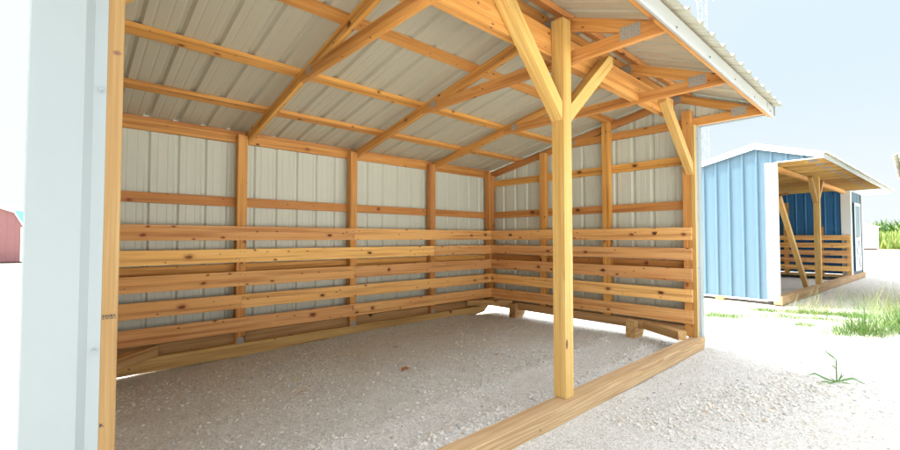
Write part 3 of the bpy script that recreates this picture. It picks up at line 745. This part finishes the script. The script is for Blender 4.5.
# a spill of coarser stone in front of the right half
def blobx(cx, w): return lambda r, n: r.normal(cx, w, n)
def bloby(a, b_): return lambda r, n, x: r.uniform(a, b_, n) 
parts.append(stones(5200, lambda r, n: r.uniform(-95, -10, n), lambda r, n, x: -30 - (x + 55) * .35 + r.normal(0, 7.5, n), .25, 1.25, lambda x, y, s, r: clear(x, y) & (y < -6), 6))
parts.append(stones(2600, lambda r, n: r.normal(-135, 14, n), lambda r, n, x: 78 + r.normal(0, 10, n), .25, 1.0, lambda x, y, s, r: clear(x, y), 7))
parts.append(stones(2600, U_(-150, -4), row(111, 0, 2.2), .2, .9, lambda x, y, s, r: clear(x, y), 8))
parts.append(stones(7000, U_(8, 175), UY(-60, 60), .2, .8, lambda x, y, s, r: vnoise(x, y, 14, 44) > .5, 9))
parts.append(stones(3000, U_(-260, -206), UY(-20, 330), .25, 1.2, None, 10))
off = 0; Vs = []; Fs = []; As = []
for V, Fc, A in parts: Vs.append(V); Fs.append(Fc + off); As.append(A); off += len(V)
m, t, b = mat('limestone chips')
ti = t.new('ShaderNodeAttribute', attribute_name='tint').outputs['Fac']
cc = t.ramp(ti, [(0.0, (0.36, 0.35, 0.31)), (.2, (0.50, 0.50, 0.46)), (.5, (0.58, 0.565, 0.49)), (.8, (0.655, 0.64, 0.57)), (.96, (0.66, 0.57, 0.45)), (1, (0.42, 0.30, 0.18))])
pos = t.new('ShaderNodeNewGeometry').outputs['Position']
cc = t.mix(t.math('MULTIPLY', t.noise(pos, 150, 2), .3), cc, (0.40, 0.38, 0.33))
t.link(cc, b.inputs['Base Color']); b.inputs['Roughness'].default_value = .9
gr = np_mesh('gravel', np.concatenate(Vs), np.concatenate(Fs), m, False, np.concatenate(As))
tag(gr, 'loose crushed limestone chips scattered over the ground', 'gravel', kind='stuff')

# ------------------------------------------------------------------ grasses
def leafmat(name, c1, c2, c3):
    m, t, b = mat(name)
    ti = t.new('ShaderNodeAttribute', attribute_name='tint').outputs['Fac']
    cc = t.ramp(ti, [(0, c1), (.55, c2), (1, c3)])
    t.link(cc, b.inputs['Base Color']); b.inputs['Roughness'].default_value = .55
    tr = t.new('ShaderNodeBsdfTranslucent'); t.link(cc, tr.inputs['Color'])
    mx_ = t.new('ShaderNodeMixShader'); mx_.inputs[0].default_value = .35
    t.link(b.outputs[0], mx_.inputs[1]); t.link(tr.outputs[0], mx_.inputs[2])
    t.link(mx_.outputs[0], t.n['Material Output'].inputs['Surface'])
    return m
M['grass'] = leafmat('meadow grass', (0.04, 0.11, 0.02), (0.075, 0.17, 0.03), (0.21, 0.24, 0.07))
M['dry'] = leafmat('seeding grass', (0.08, 0.14, 0.03), (0.18, 0.21, 0.06), (0.28, 0.26, 0.10))
M['crop'] = leafmat('tall field plants', (0.07, 0.15, 0.03), (0.20, 0.28, 0.06), (0.36, 0.38, 0.11))
M['leaf'] = leafmat('dry leaf', (0.30, 0.13, 0.03), (0.42, 0.20, 0.05), (0.5, 0.28, 0.08))
def blades(n, place, L, W, lean, seed, seg=4, droop=.6, cen=None):
    """curved tapering blades; place(r,n)->x,y ; all in inches"""
    r = np.random.default_rng(seed)
    x, y = place(r, n); n = len(x)
    l = r.uniform(*L, n); w = r.uniform(*W, n); az = r.uniform(0, 6.283, n); ln = r.uniform(*lean, n); dr = r.uniform(.2, 1, n) * droop
    if cen is not None:
        dx, dy = x - cen[0], y - cen[1]; q = np.hypot(dx, dy) / cen[2]
        az = np.arctan2(dy, dx) + r.normal(0, .7, n); ln = np.clip(.12 + q * 1.0 + r.normal(0, .18, n), 0, 1.45); l = l * (1.08 - .45 * q)
    z0 = gz_at(x, y) - .2
    V = []; 
    for k in range(seg + 1):
        s_ = k / seg
        ang = ln + dr * s_ * 1.3
        if k == 0: px, pz = np.zeros(n), np.zeros(n)
        else: px = px + np.sin(ang) * l / seg; pz = pz + np.cos(ang) * l / seg
        ww = w * (1 - s_) ** .7 * .5 + .01
        cx_, cy_ = x + np.cos(az) * px, y + np.sin(az) * px
        for sg in (-1, 1):
            V.append(np.stack([cx_ - np.sin(az) * ww * sg, cy_ + np.cos(az) * ww * sg, z0 + pz], -1))
    V = np.stack(V, 1); nv = 2 * (seg + 1)
    f1 = np.array([(2 * k, 2 * k + 1, 2 * k + 3, 2 * k + 2) for k in range(seg)])
    Fc = (f1[None] + (np.arange(n) * nv)[:, None, None]).reshape(-1, 4)
    return V.reshape(-1, 3) * S, Fc, np.repeat(r.random(n), nv)
def join(ps):
    off = 0; A, B, C = [], [], []
    for V, F_, T in ps: A.append(V); B.append(F_ + off); C.append(T); off += len(V)
    return np.concatenate(A), np.concatenate(B), np.concatenate(C)
def disc(cx, cy, rx, ry=None, pw=.5):
    ry = ry or rx
    def p(r, n):
        a = r.uniform(0, 6.283, n); q = r.random(n) ** pw
        return cx + np.cos(a) * q * rx, cy + np.sin(a) * q * ry
    return p
def line(x0, y0, x1, y1, w):
    def p(r, n):
        ce = r.random(13); s_ = np.clip(ce[r.integers(0, 13, n)] + r.normal(0, .035, n), -.05, 1.05); return x0 + (x1 - x0) * s_ + r.normal(0, w, n), y0 + (y1 - y0) * s_ + r.normal(0, w, n)
    return p
def clump(name, label, ps, m_, cat='grass', group=None, kind=None):
    V, F_, T = join(ps); o = np_mesh(name, V, F_, m_, True, T)
    c = V.mean(0); c[2] = V[:, 2].min()
    o.data.transform(Matrix.Translation(-Vector(c))); o.location = Vector(c)
    tag(o, label, cat, group, kind); return o
clump('grass_clump', 'big tufted green grass clump at the right with long arching blades', [blades(520, disc(98, -46, 18, 11, .9), (5, 21), (.15, .30), (.1, 1.45), 1, cen=(98, -46, 18)), blades(70, disc(98, -46, 9), (15, 25), (.22, .4), (.05, 1.0), 2, droop=.9, cen=(98, -46, 13)), blades(260, disc(84, -38, 16, 7, .7), (2, 8), (.15, .3), (.3, 1.4), 52)], M['grass'])
clump('grass_clump', 'green and straw coloured tall grass behind the big clump at right edge', [blades(900, disc(128, -60, 22, 12, .8), (5, 18), (.18, .38), (.1, 1.4), 3, cen=(128, -60, 24)), blades(120, disc(130, -58, 18), (15, 27), (.14, .26), (.1, .8), 4, droop=.4)], M['grass'])
clump('seeding_grass', 'wispy yellow seeding grass leaning in front of the blue shed sill', [blades(130, line(146, -14, 205, -28, 6), (8, 24), (.12, .24), (.2, 1.1), 5, droop=.35), blades(300, line(150, -12, 205, -24, 5), (3, 8), (.12, .25), (.3, 1.3), 6)], M['dry'])
clump('seeding_grass', 'wispy yellow seeding grass standing behind the tall grass at right', [blades(240, disc(172, -56, 26, 14), (14, 32), (.12, .26), (.2, .95), 7, droop=.35)], M['dry'])
clump('grass_patch', 'low green grass strip growing beside the white trim of the shed', [blades(2000, line(84, 26, 124, -6, 7.0), (1.0, 4.5), (.16, .34), (.3, 1.4), 8)], M['grass'], kind='stuff')
clump('grass_patch', 'low green grass strip along the foot of the blue shed corner', [blades(2600, line(150, 6, 168, -44, 4.6), (1.5, 5.5), (.16, .36), (.3, 1.4), 9), blades(1100, line(126, -4, 142, -32, 5.0), (1, 4.5), (.16, .3), (.4, 1.4), 10)], M['grass'], kind='stuff')
clump('grass_tuft', 'flat little green tuft between the grass strip and the big clump', [blades(420, disc(104, -23, 10, 4.5), (1.5, 5.5), (.14, .32), (.6, 1.5), 11)], M['grass'])
clump('grass_tuft', 'single small green sprig cut by the right frame edge', [blades(14, disc(47, -60, 1.5), (2, 5), (.12, .22), (.3, 1.2), 12)], M['grass'])
# the sprig in the bare gravel: upright stem, one raised leaf, low side leaves
spx, spy = -13.5, -46.3
spg = thing('weed_sprig', 'lone green weed sprig with one upright stem on bare gravel', 'weed', (spx, spy, float(gz_at(spx, spy))))
M['sprig'] = metal_paint('fresh weed green', (0.085, 0.21, 0.035), .5, .1)
mb = MB(); mb.cyl((0, 0, -.2), (.1, .05, 7.5), .2, .14, M['sprig'], 6); mb.build('stem', spg)
cam_r = Vector((.7357, -.6773, 0))
def leaf(pts, w):
    mb = MB(); P_ = [Vector(p) for p in pts]; vs = []; fs = []
    for i, p in enumerate(P_):
        d = (P_[min(i + 1, len(P_) - 1)] - P_[max(i - 1, 0)]).normalized(); sd = d.cross(Vector((.68, .74, -.75))).normalized()
        ww = w * 1.45 * math.sin(math.pi * (.12 + .86 * i / (len(P_) - 1))) * .5
        vs += [p - sd * ww, p + sd * ww]
    fs = [(2 * i, 2 * i + 1, 2 * i + 3, 2 * i + 2) for i in range(len(P_) - 1)]
    mb.solid(vs, fs, M['sprig']); return mb.build('leaf', spg, smooth=True)
def R3(a, h, dpt=0):
    a *= 1.4; h *= 1.35; dpt *= 1.4
    return cam_r * a + Vector((.6773 * dpt, .7357 * dpt, h))
leaf([R3(.0, 5.5), R3(-.9, 6.3), R3(-2.0, 7.2), R3(-3.4, 8.7)], .6)
leaf([R3(0, 3.2), R3(-.5, 3.9), R3(-1.3, 4.3)], .45)
leaf([R3(-.2, .3), R3(-2.2, .9, .5), R3(-4.3, 2.0, .8), R3(-6.4, 1.6, .6)], .5)
leaf([R3(-.2, .3), R3(-2.0, .3, -.8), R3(-3.6, .7, -1), R3(-5.0, .5, -1)], .4)
leaf([R3(.2, .3), R3(2.0, .7, .2), R3(4.0, 1.0, .4), R3(5.9, .6, .2)], .5)
leaf([R3(3.6, .9), R3(4.8, .5, -.6), R3(6.0, -.1, -1.2)], .35)
leaf([R3(.1, .3), R3(.9, 1.4), R3(1.3, 2.6)], .3); leaf([R3(-.1, .3), R3(-.9, .9), R3(-1.6, 1.7)], .3); leaf([R3(.3, .3), R3(1.7, 1.3, .6), R3(2.6, 1.7, .8)], .26)
leaf([R3(.2, .2), R3(1.4, .3, -.8), R3(2.4, .1, -1.4)], .3)

# far field plants
r_ = np.random.default_rng(5)
def fieldp(r, n): return r.uniform(2440, 3600, n), r.uniform(-900, 520, n)
V, F_, T = join([blades(9000, fieldp, (34, 70), (5, 11), (.0, .5), 20, seg=3), blades(5000, fieldp, (66, 98), (7, 14), (0, .3), 21, seg=3, droop=.3), blades(500, fieldp, (80, 104), (5, 9), (0, .2), 23, seg=3)])
fo = np_mesh('tall_field_grass', V, F_, M['crop'], True, T); tag(fo, 'tall yellow green field plants beyond the yard', 'field plants', kind='stuff')
V, F_, T = join([blades(9000, lambda r, n: (r.uniform(5200, 5600, n), r.uniform(-2500, 1000, n)), (60, 260), (30, 60), (0, .8), 24, seg=3)])
fo = np_mesh('distant_trees', V, F_, M['grass'], True, T); tag(fo, 'dark line of distant trees above the field', 'trees', kind='stuff')

# dry leaves and straws on the floor of the bay
def litter(name, label, x, y, pts, w, m_, cat):
    z = float(gz_at(x, y)); mb = MB(); P_ = [Vector(p) for p in pts]; vs = []
    for i, p in enumerate(P_):
        ww = w * (math.sin(math.pi * (.1 + .8 * i / (len(P_) - 1))) * .5 + .05)
        vs += [p + Vector((0, -ww, .12)), p + Vector((0, 0, 0)), p + Vector((0, ww, .2))]
    fs = []
    for i in range(len(P_) - 1): fs += [(3 * i, 3 * i + 1, 3 * i + 4, 3 * i + 3), (3 * i + 1, 3 * i + 2, 3 * i + 5, 3 * i + 4)]
    mb.solid([v + Vector((x, y, z + .35)) for v in vs], fs, m_)
    o = mb.build(name, None, smooth=True, loc=(x, y, z)); tag(o, label, cat)
M['leafb'] = metal_paint('brown dry leaf', (0.42, 0.19, 0.055), .7, .15)
M['straw'] = metal_paint('straw', (0.52, 0.36, 0.14), .7, .1)
V, F_, T = join([blades(110, lambda r, n: (r.uniform(-185, -8, n), r.uniform(6, 108, n)), (.7, 2.6), (.08, .22), (1.3, 1.55), 71, seg=2, droop=.1), blades(30, lambda r, n: (r.uniform(-120, 20, n), r.uniform(-45, -8, n)), (.6, 2.2), (.08, .2), (1.3, 1.55), 72, seg=2, droop=.1)])
V[:, 2] += .45 * S
so_ = np_mesh('straw_litter', V, F_, M['straw'], True, T); tag(so_, 'scattered straw bits and chaff lying on the gravel', 'litter', kind='stuff')
M['yell'] = metal_paint('yellow leaf', (0.62, 0.46, 0.06), .6, .1)
litter('dry_leaf', 'curled orange brown dry leaf on the gravel in the middle of the bay', -108.2, 57.7, [(-1.7, -.6, 0), (-.8, .1, .6), (0, .4, .2), (1, -.2, .7), (1.8, -.9, .1)], 2.4, M['leafb'], 'leaf')
litter('dry_leaf', 'tiny yellow leaf lying among coarse stones at the left', -140.1, 72.9, [(-.5, 0, 0), (0, .1, .2), (.6, 0, 0)], 1.1, M['yell'], 'leaf')
litter('straw', 'short straw lying on the gravel just below the yellow leaf', -144, 61, [(-2.6, -1.6, .1), (0, 0, .3), (2.8, 1.7, .1)], .32, M['straw'], 'straw')
litter('wood_chip', 'brown wood chip on the gravel halfway to the back wall', -92, 86, [(-1.4, 0, 0), (0, .2, .1), (1.5, 0, 0)], .8, M['leafb'], 'wood chip')
litter('wood_chip', 'brown wood chip on the gravel left of the center post', -70, 48, [(-1.0, 0, 0), (0, .2, .1), (1.0, .1, 0)], .6, M['leafb'], 'wood chip')
litter('wood_chip', 'small brown chip on the ground outside the sill beam', -52, -13, [(-.8, 0, 0), (0, .1, .1), (.8, .1, 0)], .5, M['leafb'], 'wood chip')

# ================================================================== LIGHT, SKY, CAMERA
SUNDIR = Vector((0.22, -0.44, -1.0)).normalized()            # travel direction of sunlight
elev = math.asin(-SUNDIR.z); azim = math.atan2(-SUNDIR.x, -SUNDIR.y)   # from +Y clockwise towards +X
w = bpy.data.worlds.new('World'); sc.world = w; w.use_nodes = True
nt = w.node_tree; bg = nt.nodes['Background']
sky = nt.nodes.new('ShaderNodeTexSky'); sky.sky_type = 'NISHITA'; sky.sun_disc = False
sky.sun_elevation = elev; sky.sun_rotation = azim; sky.air_density = 1.0; sky.dust_density = 3.0; sky.ozone_density = 1.0
# pale haze low down; sky band above the view boosted to light the bay
wt = NT(w)
hz = wt.new('ShaderNodeHueSaturation'); hz.inputs['Saturation'].default_value = 0.30; wt.link(sky.outputs[0], hz.inputs['Color'])
dz = wt.new('ShaderNodeSeparateXYZ'); wt.link(wt.new('ShaderNodeTexCoord').outputs['Generated'], dz.inputs[0])
gr_ = wt.new('ShaderNodeFloatCurve'); wt.link(dz.outputs[2], gr_.inputs['Value'])
cv_ = gr_.mapping.curves[0]; pts_ = [(0, .108), (.40, .20), (.52, .86), (.72, .62), (.92, .22), (1, .18)]
cv_.points[0].location = pts_[0]; cv_.points[1].location = pts_[-1]
for p_ in pts_[1:-1]: cv_.points.new(*p_)
gr_.mapping.update()
lo_ = wt.new('ShaderNodeMapRange', interpolation_type='SMOOTHSTEP'); wt.link(dz.outputs[2], lo_.inputs[0])
for i_, v_ in enumerate((0.46, 0.60, 1.0, 0.0)): lo_.inputs[1 + i_].default_value = v_
up_ = wt.new('ShaderNodeMapRange', interpolation_type='SMOOTHSTEP'); wt.link(dz.outputs[2], up_.inputs[0])
for i_, v_ in enumerate((0.0, 0.32, 0.25, 1.0)): up_.inputs[1 + i_].default_value = v_
ea_ = wt.math('MULTIPLY_ADD', dz.outputs[0], 0.95, 0.12, clamp=True)
low_ = wt.mix(wt.math('MULTIPLY', up_.outputs[0], ea_), (1.42, 1.47, 1.48), (1.10, 1.30, 1.42))
wt.link(wt.mix(lo_.outputs[0], wt.vmath('MULTIPLY', hz.outputs[0], wt.math('MULTIPLY', gr_.outputs[0], 4.0)), low_), bg.inputs[0]); bg.inputs[1].default_value = 0.10
sl = bpy.data.lights.new('sun', 'SUN'); sl.energy = 2.0; sl.angle = math.radians(4); sl.color = (1.0, .955, .88)
so = bpy.data.objects.new('sun', sl); col.objects.link(so); so.rotation_euler = SUNDIR.to_track_quat('-Z', 'Y').to_euler()
so.location = (0, 0, 12)

cam = bpy.data.cameras.new('camera'); co = bpy.data.objects.new('camera', cam); col.objects.link(co); sc.camera = co
cam.sensor_width = 36; cam.sensor_fit = 'HORIZONTAL'; cam.lens = 425.65 / 900 * 36; cam.clip_end = 2000; cam.clip_start = .02
co.location = Vector((-198.72, -63.84, 45.0)) * S
co.rotation_euler = (math.pi / 2 + 0.0312, 0, -0.7442)

vs_ = sc.view_settings
vs_.view_transform = 'Standard'; vs_.look = 'None'; vs_.gamma = 1; vs_.use_curve_mapping = False; vs_.exposure = 2.80
sc.cycles.max_bounces = 10; sc.cycles.diffuse_bounces = 6; sc.cycles.glossy_bounces = 4
sc.cycles.use_denoising = True
sc.cycles.use_adaptive_sampling = True; sc.cycles.adaptive_threshold = .015
